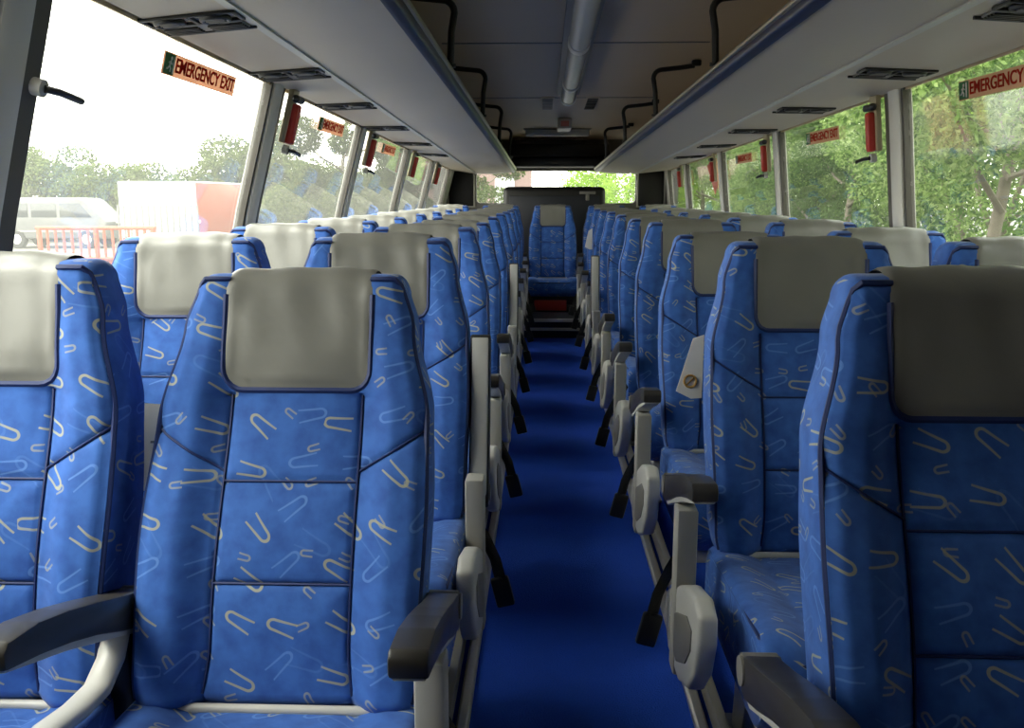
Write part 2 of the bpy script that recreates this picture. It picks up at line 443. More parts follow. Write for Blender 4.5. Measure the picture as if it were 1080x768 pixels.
# ------------------------------------------------------------------ luggage racks
def rack(side):
    L_ = side == 'left'
    sg = -1 if L_ else 1
    fx = wl if L_ else wr
    xl = xlL if L_ else xlR
    dc = .235 if L_ else -.34
    xcr = lambda y: (-.81 if L_ else .87)
    ys = np.linspace(Y0, 9.75, 40)
    t = thing('luggage_rack', f'long grey overhead luggage rack with dark blue lip on the {side} side', 'luggage rack', (0, 0, 0))
    def loft(name, sec, mm, ang=25):
        m = MB(); rows = []
        for y in ys:
            r = [(x, y, z) for x, z in sec(y)]; r.append(r[0]); rows.append(r)
        V = m.quadstrip(rows)
        for r in (V[0], V[-1]): m.bm.faces.new(r[:-1])
        return m.build(name, mm, t, ang)
    th = .03
    # vent strip between the windows and the crease
    loft('vent_strip', lambda y: [(fx(zh(y)) - sg * .012, zh(y) - .006), (xcr(y) + sg * .006, zcr(y) - .004), (xcr(y) + sg * .006, zcr(y) + th), (fx(zh(y)) - sg * .012, zh(y) + .05)], M['rack'])
    # main underside, slightly bellied
    def main(y):
        xa, za, xb, zb = xcr(y), zcr(y), xl(y), zl(y)
        pts = []
        for i in range(9):
            f = i / 8; bel = -.012 * math.sin(math.pi * f)
            pts.append((xa + (xb - xa) * f, za + (zb - za) * f + bel))
        return pts + [(x, z + th) for x, z in pts[::-1]]
    loft('underside_panel', main, M['rack'])
    loft('crease_bead', lambda y: [(xcr(y) + sg * .012, zcr(y) - .006), (xcr(y) - sg * .012, zcr(y) - .006), (xcr(y) - sg * .010, zcr(y) + .004), (xcr(y) + sg * .010, zcr(y) + .004)], M['silver'])
    # dark blue lip with a metal rail on top
    loft('lip', lambda y: [(xl(y) + sg * .016, zl(y) - .012), (xl(y) - sg * .008, zl(y) - .006), (xl(y) - sg * .014, zl(y) + .006), (xl(y) - sg * .016, zl(y) + .020), (xl(y) + sg * .015, zl(y) + .025), (xl(y) + sg * .02, zl(y) + .03)], M['lipblue'], 50)
    m = MB(); m.tube([(xl(y) - sg * .012, y, zl(y) + .032) for y in ys], .012, 10); m.build('rail', M['rail'], t)
    return t
rack('left'); rack('right')
# support hoops
HO = (1.85, 3.5, 5.1, 6.7, 8.3)
ordn = ['nearest', 'second nearest', 'third nearest', 'fourth nearest', 'farthest']
for side, xl, sg in (('left', xlL, -1), ('right', xlR, 1)):
    for k, y in enumerate(HO):
        x = xl(y) - sg * .012; zb = zl(y) + .04; zt = zc(y) - .035
        t = thing('rack_support', f'black tubular support from {side} luggage rack to the ceiling, {ordn[k]} of its row', 'support', (x, y, zb), 0, f'{side} rack supports')
        h = zt - zb
        pts = [(0, 0, 0), (-sg * .006, 0, h * .5), (-sg * .018, .0, h - .06)]
        for i in range(1, 6):
            a = R(90 * i / 5); pts.append((-sg * .018 + sg * .045 * (1 - math.cos(a)), 0, h - .06 + .045 * math.sin(a)))
        pts += [(sg * .12, 0, h - .006), (sg * .20, 0, h + .005)]
        MB().tube(pts, .013, 8).build('tube', M['black'], t)
        MB().cyl((0, 0, .006), .022, .012, n=16).build('foot', M['black'], t)
        MB().box((sg * .21, 0, h + .018), (.05, .04, .03), .006).build('ceiling_mount', M['black'], t)

# air outlets in the vent strips
def air_vent(side, y, k):
    sg = -1 if side == 'left' else 1
    fx = wl if side == 'left' else wr
    xa = fx(zh(y)); xb = -.81 if side == 'left' else .87
    za, zb = zh(y) - .006, zcr(y) - .004
    c = Vector(((xa + xb) / 2, y, (za + zb) / 2))
    ang = math.atan2((zb - za), (xb - xa)) if xb > xa else math.atan2((za - zb), (xa - xb))
    t = thing('air_vent', f'black twin air outlet in the {side} rack underside, {["nearest", "second nearest", "third nearest", "fourth nearest", "fifth nearest", "sixth nearest", "farthest"][k]} of its row', 'air vent', c, 0, f'air vents under the {side} rack')
    t.rotation_euler = (R(-1.1), -ang, 0)
    fr = MB()
    for yy in (-.085, -.010, .085): fr.box((0, yy, -.004), (.225, .012, .008), .002)
    for xx in (-.110, 0, .110): fr.box((xx, -.048, -.004), (.010, .085, .008), .002)
    fr.build('frame', M['ventg'] if False else M['vent'], t)
    MB().box((0, .040, -.003), (.20, .07, .006), .002).build('speaker_panel', M['ventg'], t)
    for xx in (-.055, .055):
        n = MB(); n.torus((xx, -.048, -.008), .031, .007, n=24); n.cyl((xx, -.048, -.004), .03, .008)
        o = n.build('nozzle', M['vent'], t)
        q = MB()
        for d in (-.016, 0, .016): q.box((xx, -.048 + d, -.011), (.046, .006, .006), .001)
        q.build('louvre', M['ventg'], o)
        g = MB()
        for d in range(4): g.box((xx, .018 + d * .015, -.008), (.085, .007, .006), .001)
        g.build('slot', M['vent'], t)
for k, y in enumerate((1.30, 2.26, 3.06, 3.92, 4.88, 5.92, 6.95)): air_vent('left', y, k)
for k, y in enumerate((1.30, 2.20, 3.10, 4.12, 5.10, 6.15, 7.25)): air_vent('right', y, k)

# ceiling furniture
t = thing('ceiling_lamp', 'long tubular grey lamp fixture along the middle of the ceiling', 'lamp', (.066, 4.0, zc(4.0)))
t.rotation_euler = (R(-1.375), 0, 0)
MB().box((0, 0, -.012), (.15, 4.6, .022), .008).build('base', M['ventg'], t)
m = MB(); m.cyl((0, 0, -.045), .048, 4.5, 'y', 24); m.build('diffuser', M['tube'], t)
for yy in (-2.26, -1.1, .35, 1.6, 2.26): MB().cyl((0, yy, -.045), .052, .09, 'y', 24).build('collar', M['silver'], t)
for x, y, lab in ((-.07, 6.9, 'left of'), (.25, 6.9, 'right of')):
    t = thing('ceiling_grille', f'small slotted grille in the ceiling {lab} the lamp end', 'grille', (x, y, zc(y)))
    t.rotation_euler = (R(-1.375), 0, 0)
    MB().box((0, 0, -.004), (.10, .70, .008), .003).build('plate', M['ceil'], t)
    m = MB()
    for k in range(8): m.box((0, -.28 + k * .08, -.010), (.075, .022, .008), .002)
    m.build('slots', M['ventg'] if x < 0 else M['dark'], t)
t = thing('ceiling_speaker', 'small pale box with a dark face on the far ceiling', 'speaker', (.08, 8.1, zc(8.1)))
MB().box((0, 0, -.04), (.12, .5, .08), .012).build('body', M['silver'], t)
MB().box((0, -.252, -.045), (.07, .006, .045), .002).build('face', M['pink'], t)

# ------------------------------------------------------------------ window fittings
def on_wall(side, y, z, d=0.0):
    f = wl if side == 'left' else wr; s = 1 if side == 'left' else -1
    return Vector((f(z) + s * d, y, z))
def tilt(side):   # lean of the glass around y
    f = wl if side == 'left' else wr
    return math.atan2(f(1.53) - f(1.1), .43)
which = ['nearest', 'second', 'third', 'fourth']
def hammer(side, y, z, k):
    s = 1 if side == 'left' else -1
    t = thing('emergency_hammer', f'red emergency hammer in its holder on the {which[k]} hammer pillar of the {side} windows', 'emergency hammer', on_wall(side, y, z, .03), 0, f'{side} emergency hammers')
    t.rotation_euler = (0, tilt(side), 0)
    MB().box((0, 0, .0), (.022, .07, .21), .006).build('holder', M['cream'], t)
    MB().box((s * .022, 0, -.03), (.03, .045, .15), .010).build('handle', M['red'], t)
    m = MB(); m.cyl((s * .022, 0, .062), .014, .075, 'y', 14); m.cyl((s * .022, -.046, .062), .014, .018, 'y', 14, r2=.003)
    m.build('head', M['black'], t)
for k, (y, z) in enumerate(((3.42, 1.45), (5.00, 1.42), (6.69, 1.40), (8.19, 1.37))): hammer('left', y, z, k)
for k, (y, z) in enumerate(((3.645, 1.43), (5.375, 1.40), (7.035, 1.37), (8.73, 1.35))): hammer('right', y, z, k)
def latch(side, y, z, lab):
    s = 1 if side == 'left' else -1
    t = thing('window_latch', lab, 'latch', on_wall(side, y, z, .045), 0, f'{side} window latches')
    t.rotation_euler = (0, tilt(side), 0)
    MB().cyl((s * .006, -.03, 0), .017, .02, 'x', 16).build('boss', M['silver'], t)
    MB().tube([(s * .018, -.03, 0), (s * .03, .0, .0), (s * .032, .04, -.004), (s * .03, .085, -.008)], .0075, 8).build('lever', M['black'], t)
latch('left', 1.76, 1.355, 'dark lever latch on the nearest left window pillar')
latch('left', 3.43, 1.325, 'dark lever latch below the nearest left red hammer')
latch('left', 5.0, 1.295, 'dark lever latch below the second left red hammer')
latch('right', 3.66, 1.30, 'dark lever latch below the nearest right red hammer')
latch('right', 5.39, 1.275, 'dark lever latch below the second right red hammer')

def text_mesh(s, size):
    cu = D.curves.new('txt', 'FONT'); cu.body = s; cu.size = size; cu.extrude = .0008; cu.offset = size * .018
    cu.align_x = 'LEFT'; cu.align_y = 'CENTER'
    o = D.objects.new('txt', cu); C.objects.link(o)
    dg = bpy.context.evaluated_depsgraph_get(); dg.update()
    me = D.meshes.new_from_object(o.evaluated_get(dg))
    D.objects.remove(o); D.curves.remove(cu)
    return me
TXT = text_mesh('EMERGENCY EXIT', .052)
def sign(side, ya, yb, z, lab):
    """ya = y where the writing starts (its left end seen from inside)"""
    L_ = abs(yb - ya); s = 1 if side == 'left' else -1
    d = 1 if yb > ya else -1
    c = on_wall(side, (ya + yb) / 2, z, .008)
    t = thing('emergency_sign', lab, 'sign', c, 0, f'emergency exit stickers on the {side} windows')
    # local x runs along the reading direction, local z up, local -y towards the inside
    t.rotation_euler = Euler((0, tilt(side), 0)).to_matrix().to_4x4().to_3x3().to_euler() if False else (Matrix.Rotation(tilt(side), 3, 'Y') @ Matrix.Rotation(R(90 * d), 3, 'Z')).to_euler()
    MB().box((0, 0, 0), (L_, .003, .058), .001).build('backing', M['signpink'], t)
    MB().box((-L_ / 2 + .036, -.002, 0), (.062, .003, .052), .001).build('pictogram_field', M['signgreen'], t)
    # running figure and door of the pictogram
    p = MB(); x0 = -L_ / 2 + .036
    p.cyl((x0 + .004, -.004, .015), .005, .002, 'y', 12)
    p.tube([(x0 + .002, -.004, .009), (x0 - .003, -.004, -.004), (x0 - .013, -.004, -.012), (x0 - .018, -.004, -.012)], .0025, 6)
    p.tube([(x0 - .003, -.004, -.004), (x0 + .006, -.004, -.010), (x0 + .004, -.004, -.019)], .0025, 6)
    p.tube([(x0 - .010, -.004, .003), (x0 + .001, -.004, .007), (x0 + .011, -.004, .001)], .002, 6)
    p.box((x0 + .022, -.004, 0), (.006, .002, .044))
    p.build('pictogram', M['signwhite'], t)
    me = TXT.copy()
    w = max(v.co.x for v in me.vertices); sx = (L_ - .085) / w
    for v in me.vertices: v.co = Vector((-L_ / 2 + .074 + v.co.x * sx, -.0022 - v.co.z, v.co.y))
    link('lettering', me, M['letter'], t, 0)
sign('left', 2.33, 2.86, 1.485, 'pale red EMERGENCY EXIT sticker on the large nearest left window')
sign('left', 3.94, 4.42, 1.462, 'pale red EMERGENCY EXIT sticker on the second left window')
sign('left', 5.50, 5.98, 1.44, 'small red EMERGENCY EXIT sticker on the third left window')
sign('right', 2.98, 2.45, 1.475, 'red EMERGENCY EXIT sticker on the large nearest right window')
sign('right', 4.66, 4.16, 1.432, 'red EMERGENCY EXIT sticker on the second right window')
sign('right', 6.35, 5.87, 1.40, 'small red EMERGENCY EXIT sticker on the third right window')
# pinkish sheet stuck by the fourth right pillar
m = MB(); c = on_wall('right', 7.25, 1.33, .012)
m.prism([(-.22, .11), (.18, .07), (.08, -.02), (-.08, -.16), (-.20, -.10)], 'x', -.002, .002)
o = m.build('window_sheet', M['pink'], ang=0); o.location = c; o.rotation_euler = (0, tilt('right'), 0)
tag(o, 'pinkish red sheet stuck on the right window beside a pillar', 'sheet')

# ------------------------------------------------------------------ seats
# backrest, origin at its lower front edge (z .385): front/back surfaces and half width by height
ZT = .668            # height of the backrest above its origin
RT = .036            # radius of the rounded top
def bw(z):
    return lerp_tab([(0, .200), (.06, .210), (.30, .217), (.43, .213), (.58, .184), (.65, .166)], z)
def front_y(x, z):
    w = bw(min(z, .64))
    u = abs(x) / w
    y = .272 * z
    y += -.020 * math.exp(-((z - .20) / .16) ** 2) + .008 * math.exp(-((z - .44) / .10) ** 2) - .006 * smooth_(.5, .66, z)
    bol = smooth_(.50, .78, u) * (1 - .55 * smooth_(.48, .62, z))
    y -= .026 * bol
    y += .010 * smooth_(.88, 1.0, u) ** 2
    return y
SEAM_X = .106
def seam_d(x, z):
    d = 9
    zs = .47
    if z < zs: d = min(d, abs(abs(x) - SEAM_X - .012 * smooth_(.1, -.02, z)))
    if abs(x) < SEAM_X + .004:
        for zz in (.190, .338): d = min(d, abs(z - zz))
    # slanted seam from the shoulder to the vertical one
    ax, az, bx, bz = .222, .425, SEAM_X, .352
    px, pz = abs(x), z
    tt = max(0, min(1, ((px - ax) * (bx - ax) + (pz - az) * (bz - az)) / ((bx - ax) ** 2 + (bz - az) ** 2)))
    d = min(d, math.hypot(px - ax - tt * (bx - ax), pz - az - tt * (bz - az)))
    return d
def ring(z, zz, yfo, ybo, wfac, nf=84, nb=12):
    """one closed ring at height zz; z used for the profile"""
    w = bw(min(z, .64)) * wfac
    pts = []
    for i in range(nf + 1):
        x = -w + 2 * w * i / nf
        d = seam_d(x / wfac if wfac else x, z)
        puff = -.005 * (1 - math.exp(-(d / .030) ** 2)) + .006 * math.exp(-(d / .0042) ** 2)
        pts.append((x, front_y(x / max(wfac, .01), z) + puff + yfo, zz))
    yb = .272 * z + .098 - .02 * smooth_(.4, .66, z) + ybo
    yf_edge = pts[-1][1]
    for k in (.25, .5, .75): pts.append((w + .004 * math.sin(math.pi * k), yf_edge + (yb - yf_edge) * k, zz))
    for i in range(nb + 1):
        x = w - 2 * w * i / nb
        pts.append((x, yb + .012 * (1 - (x / max(w, .001)) ** 2), zz))
    for k in (.75, .5, .25): pts.append((-w - .004 * math.sin(math.pi * k), yf_edge + (yb - yf_edge) * k, zz))
    pts.append(pts[0])
    return pts
def backrest_mesh():
    m = MB(); rows = []
    # rounded bottom
    for a in (0, 30, 60): rows.append(ring(.028, .028 - .022 * math.cos(R(a)), .040 * (1 - math.sin(R(a))), -.03 * (1 - math.sin(R(a))), .955 + .045 * math.sin(R(a))))
    nz = 108; z1 = ZT - RT
    for i in range(nz + 1): zz_ = .028 + (z1 - .028) * i / nz; rows.append(ring(zz_, zz_, 0, 0, 1))
    for a in range(12, 91, 13):
        s_, c_ = math.sin(R(a)), math.cos(R(a))
        rows.append(ring(z1, z1 + RT * s_ * 1.0, .036 * (1 - c_), -.036 * (1 - c_), 1 - .13 * (1 - c_)))
    V = m.quadstrip(rows)
    for r in (V[0], V[-1]): m.bm.faces.new(r[:-1])
    return m
def uv_back(co, n):
    if abs(n.x) > .75: return (co.y * 1.0 + 1.3 * (1 if n.x > 0 else -1), co.z)
    if n.z > .8: return (co.x, co.y + co.z)
    return (co.x, co.z)
def edge_pts(side, off=0.0):
    pts = []
    z1 = ZT - RT
    for i in range(37):
        z = .028 + (z1 - .028) * i / 36; w = bw(min(z, .64)) + .001
        pts.append((side * w, front_y(w, z) + .001, z))
    return pts
def piping_mesh(side):
    m = MB(); z1 = ZT - RT; w = bw(.64)
    top = []
    for x in np.linspace(w * .93, .116, 5):
        top.append((side * x, front_y(x, z1) + .0030, z1 + RT * .72))
    m.tube(edge_pts(side) + [(side * w * .985, front_y(w, z1) + .001, z1 + RT * .45)] + top, .0046, 6)
    return m
def seams_mesh():  # navy thread laid in the creases, also deepening their weak shadow
    m = MB()
    e = .0021
    for s in (-1, 1):
        m.tube([(s * (SEAM_X + .012 * smooth_(.1, -.02, z)), front_y(SEAM_X, z) + .0022, z) for z in np.linspace(.03, .47, 30)], e, 5)
        m.tube([(s * (.218 + (SEAM_X - .218) * f), front_y(.218 + (SEAM_X - .218) * f, .422 + (.352 - .422) * f) + .0025, .422 + (.352 - .422) * f) for f in np.linspace(0, 1, 14)], e, 5)
    for zz in (.190, .338):
        m.tube([(x, front_y(x, zz) + .0025, zz) for x in np.linspace(-SEAM_X, SEAM_X, 12)], e, 5)
    return m
def cover_mesh():
    """padded headrest cover: up the front, over the top, a flap down the back"""
    m = MB(); z1 = ZT - RT
    path = []
    z0 = .478
    for i in range(23):
        z = z0 + (z1 - z0) * i / 22; path.append(('f', z))
    for a in range(15, 166, 15): path.append(('a', a))
    for i in range(8): path.append(('b', z1 - .13 * i / 7))
    W = .120; nx = 30; rows = []
    nP = len(path)
    for k, (kind, val) in enumerate(path):
        row = []
        for j in range(nx + 1):
            u = -1 + 2 * j / nx
            edge = 1 - abs(u) ** 8
            # lower corners rounded
            ww = W
            if kind == 'f':
                q = max(0.0, 1 - (val - z0) / .035)
                ww = W - .032 * (1 - math.sqrt(max(0, 1 - q * q)))
            x = u * ww
            end = 1.0
            if kind == 'f': end = smooth_(0, .022, val - z0)
            elif kind == 'b': end = 1 - smooth_(z1 - .10, z1 - .13, val) * .9
            wav = .0016 * math.sin(31 * x + .9) * math.sin(.21 * k + 1) + .0012 * math.sin(75 * x + .12 * k) * smooth_(.50, .62, val if kind == 'f' else .62)
            off = .0055 + (.0055 + .005 * (smooth_(0, .06, val - z0) - smooth_(z1 - .10, z1, val) if kind == 'f' else 0) + wav) * edge ** .5 * end
            if kind == 'f':
                y = front_y(x, val) - off; z = val
            elif kind == 'a':
                a = R(val); f0 = front_y(x, z1); b0 = .272 * z1 + .078 + .012
                c = (f0 + b0) / 2; h = (b0 - f0) / 2
                y = c - (h + off) * math.cos(a); z = z1 + (RT + off) * math.sin(a)
            else:
                b0 = .272 * val + .098 - .02 * smooth_(.4, .66, val) + .012
                y = b0 + off; z = val
            row.append((x, y, z))
        rows.append(row)
    V = m.quadstrip(rows)
    # turn it into a closed thin pad
    me = None
    geom = bmesh.ops.solidify(m.bm, geom=m.bm.faces[:], thickness=.004)
    return m
def cover_edge():
    m = MB(); z0 = .478; z1 = ZT - RT; W = .120
    pts = [(-W, z1)] + [(-W, z) for z in np.linspace(z1 - .01, z0 + .035, 12)] + [(-W + .032 * (1 - math.cos(R(a))), z0 + .035 * (1 - math.sin(R(a)))) for a in (15, 35, 55, 75, 90)]
    pts += [(x, z0) for x in np.linspace(-W + .05, W - .05, 12)] + [(W - .032 * (1 - math.cos(R(a))), z0 + .035 * (1 - math.sin(R(a)))) for a in (90, 75, 55, 35, 15)] + [(W, z) for z in np.linspace(z0 + .035, z1, 12)]
    m.tube([(x, front_y(x, z) - .0035, z) for x, z in pts], .0055, 6)
    return m

def rounded_slab(prof_fn, nx, xs):
    pass
def cushion_mesh():
    """seat cushion, y from -.47 (front) to +.03, bolstered sides, rolled front"""
    m = MB(); rows = []
    W = .222
    sec = []
    # side profile loop in (y,z): bottom rear -> front -> roll -> top -> rear
    sec += [(.03, .25), (-.36, .25), (-.43, .255)]
    for a in range(-70, 91, 16):
        sec.append((-.425 - .062 * math.cos(R(a)), .335 + .078 * math.sin(R(a)) + .008))
    for f in np.linspace(.04, 1, 16):
        sec.append((-.425 + .455 * f, .421 - .030 * f + .006 * math.sin(math.pi * f)))
    sec += [(.05, .36), (.05, .28)]
    nx = 44
    cols = []
    for j in range(nx + 1):
        u = -1 + 2 * j / nx
        au = abs(u)
        edge = 1 - smooth_(.9, 1.0, au)
        x = W * (u if au < .92 else math.copysign(.92 + (au - .92) * .9, u))
        row = []
        for (y, z) in sec:
            b = .014 * smooth_(.55, .8, au)
            sq = .86 + .14 * math.sqrt(max(0, 1 - max(0, (au - .86) / .14) ** 2))
            seam = -.005 * math.exp(-((au * W - .118) / .005) ** 2)
            zz = .335 + (z + (b + seam if z > .36 else 0) - .335) * sq
            yy = -.2 + (y + .2) * (.97 + .03 * sq)
            row.append((x, yy, zz))
        row.append(row[0]); cols.append(row)
    V = m.quadstrip(cols)
    for r in (V[0], V[-1]): m.bm.faces.new(r[:-1])
    return m
def uv_cush(co, n):
    if abs(n.x) > .75: return (co.y + 3, co.z)
    if abs(n.y) > .75: return (co.x, co.z + 2)
    return (co.x, co.y + 1.1)
def arm_profile():
    top = [(.055, .002), (.035, .020), (0, .030), (-.06, .048), (-.13, .072), (-.20, .094), (-.27, .112), (-.335, .118)]
    bot = [(-.345, .108), (-.345, .086), (-.27, .068), (-.20, .047), (-.13, .022), (-.06, -.008), (0, -.030), (.035, -.028), (.055, -.010)]
    return top + bot

def make_seat(s, aisle, xa_):
    """s=+1: armrest on the +x side; aisle seats carry a post, side cover and belt on that side"""
    root = thing('coach_seat', 'seat', 'coach seat')
    b = backrest_mesh().build('backrest', M['fabric'], root, 60, uv_back); b.location = (0, 0, .385)
    MB().xform(Matrix()) if False else None
    for q in (-1, 1): piping_mesh(q).build('piping', M['piping'], b)
    seams_mesh().build('seam', M['piping'], b)
    cover_mesh().build('headrest_cover', M['vinyl'], b, 60)
    cover_edge().build('cover_edging', M['piping'], b)
    # hard shell on the rear face
    m = MB(); rows = []
    for z in np.linspace(.02, ZT - .07, 20):
        w = bw(min(z, .64)) - .012; yb = .272 * z + .098 - .02 * smooth_(.4, .66, z)
        rows.append([(x, yb + .012 * (1 - (x / w) ** 2) + .010 * (1 - (x / w) ** 8) + .001, z) for x in np.linspace(-w, w, 13)])
    m.quadstrip(rows); bmesh.ops.solidify(m.bm, geom=m.bm.faces[:], thickness=.006)
    m.build('back_shell', M['shell'], b, 60)
    c = cushion_mesh().build('cushion', M['fabric'], root, 60, uv_cush)
    # piping along the cushion's upper edges
    m = MB()
    sd = [(.2165, y, .424 - .03 * (y + .425) / .455) for y in np.linspace(.02, -.42, 14)]
    fr = [(.2165 * math.cos(R(a)) ** .4, -.42 - .055 * math.sin(R(a)) ** .6, .424 - .03 * math.sin(R(a))) for a in (15, 35, 55, 75)]
    m.tube(sd + fr + [(-x, y, z) for x, y, z in fr[::-1] + sd[::-1]], .004, 6)
    m.build('piping', M['piping'], c)
    # base frame under the cushion
    m = MB(); m.box((0, -.19, .228), (.40, .44, .035), .006); m.box((0, .035, .365), (.40, .03, .022), .006); m.cyl((0, -.005, .397), .008, .42, 'x', 12)
    m.build('seat_frame', M['silver'], root)
    for sx in (-1, 1):
        m = MB(); m.prism([(-.10, .012), (-.02, .012), (-.05, .215), (-.16, .215)], 'x', sx * .15 - .014, sx * .15 + .014, .004)
        m.box((sx * .15, -.06, .008), (.05, .16, .012), .003)
        m.build('leg', M['alu'], root)
    # aisle side: post, moulded side cover with handle slot and blue button, armrest, belt
    xa = s * xa_
    if aisle:
        m = MB(); m.box((xa, -.085, .355), (.042, .058, .36), .007); m.box((xa - s * .012, -.02, .20), (.04, .12, .06), .006)
        m.build('arm_post', M['beige'], root)
        p = MB()
        pr = [(.05, .235), (.035, .30), (-.06, .352), (-.20, .415), (-.31, .442), (-.36, .425), (-.365, .37), (-.335, .30), (-.27, .235), (-.16, .19), (-.02, .185)]
        x0, x1 = (xa - .018, xa + .018)
        p.prism(pr, 'x', x0, x1, .010, 3)
        sc = p.build('side_cover', M['silver'], root)
        q = MB(); q.prism([(-.05, .225), (-.045, .275), (-.13, .325), (-.25, .375), (-.305, .372), (-.30, .33), (-.245, .275), (-.15, .228)], 'x', xa + s * .0185 - .002, xa + s * .0185 + .002, .0015)
        q.build('handle_slot', M['ventg'], sc)
        q = MB(); q.prism([(.022, .303), (-.045, .343), (-.11, .375), (-.11, .384), (-.04, .352), (.026, .312)], 'x', xa - .012, xa + .014, .002)
        q.build('recline_button', M['bluebtn'], sc)
    else:
        m = MB(); m.tube([(xa, .02, .51), (xa, -.005, .475), (xa, -.05, .452), (xa, -.11, .455), (xa, -.18, .468), (xa, -.26, .47)], .02, 10, flat=(.022, .013))
        m.build('arm_bracket', M['silver'], root, 60)
        m = MB(); m.box((xa, .05, .36), (.036, .07, .32), .008); m.build('arm_post', M['black'], root)
    arm = MB().prism(arm_profile(), 'x', -.024, .024, .0045, 2).build('armrest', M['armpad'], root)
    arm.location = (xa, .06, .525)
    u = MB(); u.prism([(.03, -.026), (-.01, -.036), (-.07, -.012), (-.14, .014), (-.21, .040), (-.28, .062), (-.342, .082), (-.338, .094), (-.27, .076), (-.14, .030), (-.03, -.012)], 'x', -.0195, .0195, .003)
    u.build('underside', M['silver'], arm)
    MB().cyl((0, .02, .002), .024, .054, 'x', 20, bevel=.004).build('pivot', M['ventg'], arm)
    if aisle:
        m = MB()
        pts = [(xa - s * .034, .045, .425), (xa - s * .020, .03, .405), (xa + s * .012, .02, .355), (xa + s * .040, .005, .300), (xa + s * .052, -.005, .255)]
        m.tube(pts, .02, 8, flat=(.004, .021))
        bl = m.build('seat_belt', M['belt'], root, 60)
        MB().box((xa + s * .058, -.008, .225), (.044, .018, .075), .006, rot=(0, R(-s * 14), 0)).build('belt_buckle', M['black'], bl)
    # belt half lying on the inner side of the cushion
    m = MB(); m.tube([(-s * .19, .0, .43), (-s * .12, -.06, .437), (-s * .03, -.16, .428), (s * .04, -.20, .430)], .02, 8, flat=(.021, .003))
    return root
P_ = dict(A=make_seat(1, False, .233), B=make_seat(1, True, .246), C=make_seat(-1, True, .290), D=make_seat(-1, False, .233))
index_kids()
cols = dict(A=(-.963, 1), B=(-.487, 1), C=(.492, -1), D=(.966, -1))
where = dict(A='against the left windows', B='left of the aisle', C='right of the aisle', D='against the right windows')
rowname = ['front', 'second', 'third', 'fourth', 'fifth', 'sixth', 'seventh', 'eighth', 'ninth']
ycol = dict(A=1.22, B=1.22, C=1.04, D=1.04)
lean = {('B', 0): 7.0, ('C', 2): 5, ('C', 0): 2.0, ('B', 3): 2.0, ('C', 4): 1.5, ('D', 2): 1.5, ('A', 4): 1, ('B', 5): -1, ('C', 6): -1}
raised = {('B', 1), ('C', 5), ('B', 4)}
extra = {('B', 0): ', its back tilted', ('B', 1): ', armrest folded up', ('C', 5): ', armrest folded up', ('B', 4): ', armrest folded up'}
used = dict.fromkeys('ABCD', False)
def place(cx, y, s, label, group, ln=0.0, up=False, z=0.0):
    o = P_[s] if not used[s] else copy_tree(P_[s])
    used[s] = True
    o.location = (cx, y, z); o['label'] = label; o['group'] = group
    jobs.append((o, ln, up))
    return o
jobs = []
for c in 'ABCD':
    for k in range(9):
        lab = f'blue patterned coach seat {where[c]}, {rowname[k]} row{extra.get((c, k), "")}'
        if k == 0: lab = lab.replace('front row', 'frontmost row')
        place(cols[c][0], ycol[c] + .8 * k, c, lab, f'coach seats {where[c]}', lean.get((c, k), 0), (c, k) in raised, .0)
for i, (x, w) in enumerate(((-.965, 'left window end'), (-.495, 'second from the left end'), (-.01, 'middle, facing down the aisle'), (.490, 'second from the right end'), (.965, 'right window end'))):
    place(x, 8.32, 'AABAA'[i], f'blue coach seat of the rear row, {w}', 'rear row of coach seats', 0, False, .02)
for o, ln, up in jobs:
    for ch in kids[o]:
        if ch.name.startswith('backrest'): ch.rotation_euler = (-R(ln), 0, 0)
        if ch.name.startswith('armrest') and up: ch.rotation_euler = (R(-88), 0, 0); ch.location.z -= .05; ch.location.y -= .02
# red notice on the base of the middle rear seat and its dark base box
t = thing('seat_base', 'black box base under the middle rear seat', 'seat base', (-.01, 7.86, .163))
MB().box((0, 0, .03), (.46, .06, .06), .004).build('plinth', M['dark'], t)
MB().box((0, .02, .10), (.42, .03, .10), .004).build('front_board', M['shell'], t)
o = MB().box((0, 0, 0), (.28, .008, .09), .003).build('red_notice', M['redsign'])
o.location = (-.03, 7.823, .222); tag(o, 'red notice plate below the middle rear seat', 'notice plate')

# paper cards tucked behind the seats
def card(loc, prof, lab, mm, rot):
    t = thing('paper_card', lab, 'paper card', loc); t.rotation_euler = rot
    MB().prism(prof, 'y', -.0015, .0015).build('sheet', M['paper'], t)
    return t
t = card((-.736, 1.485, .722), [(-.06, .085), (.038, .075), (.030, .03), (.008, -.03), (-.03, -.07), (-.06, -.085)], 'white paper card with black round emblem poking out beside the frontmost left window seat', None, (R(-32), 0, R(8)))
m = MB(); m.torus((.0, -.003, .045), .017, .003, 'y', 20, 6); m.cyl((.0, -.002, .045), .012, .002, 'y', 16); m.build('emblem', M['ink'], t)
m = MB()
for i in range(5): m.box((-.012 + .003 * i, -.002, .012 - i * .015), (.040 - .005 * i, .001, .004))
m.build('print', M['ventg'], t)
t = card((.262, 2.078, .757), [(.02, .08), (-.005, .07), (-.040, -.055), (-.005, -.072), (.02, -.07)], 'white paper card with ochre round emblem poking out beside the second right aisle seat', None, (0, 0, R(-4)))
m = MB(); m.torus((-.008, -.003, -.030), .014, .0028, 'y', 20, 6); m.tube([(-.017, -.003, -.039), (.001, -.003, -.021)], .002, 6); m.build('emblem', M['gold'], t)
t = card((.255, 6.885, .82), [(.02, .10), (-.01, .08), (-.035, -.04), (.0, -.06), (.02, -.06)], 'small white paper card poking out beside a far right aisle seat', None, (0, 0, 0))

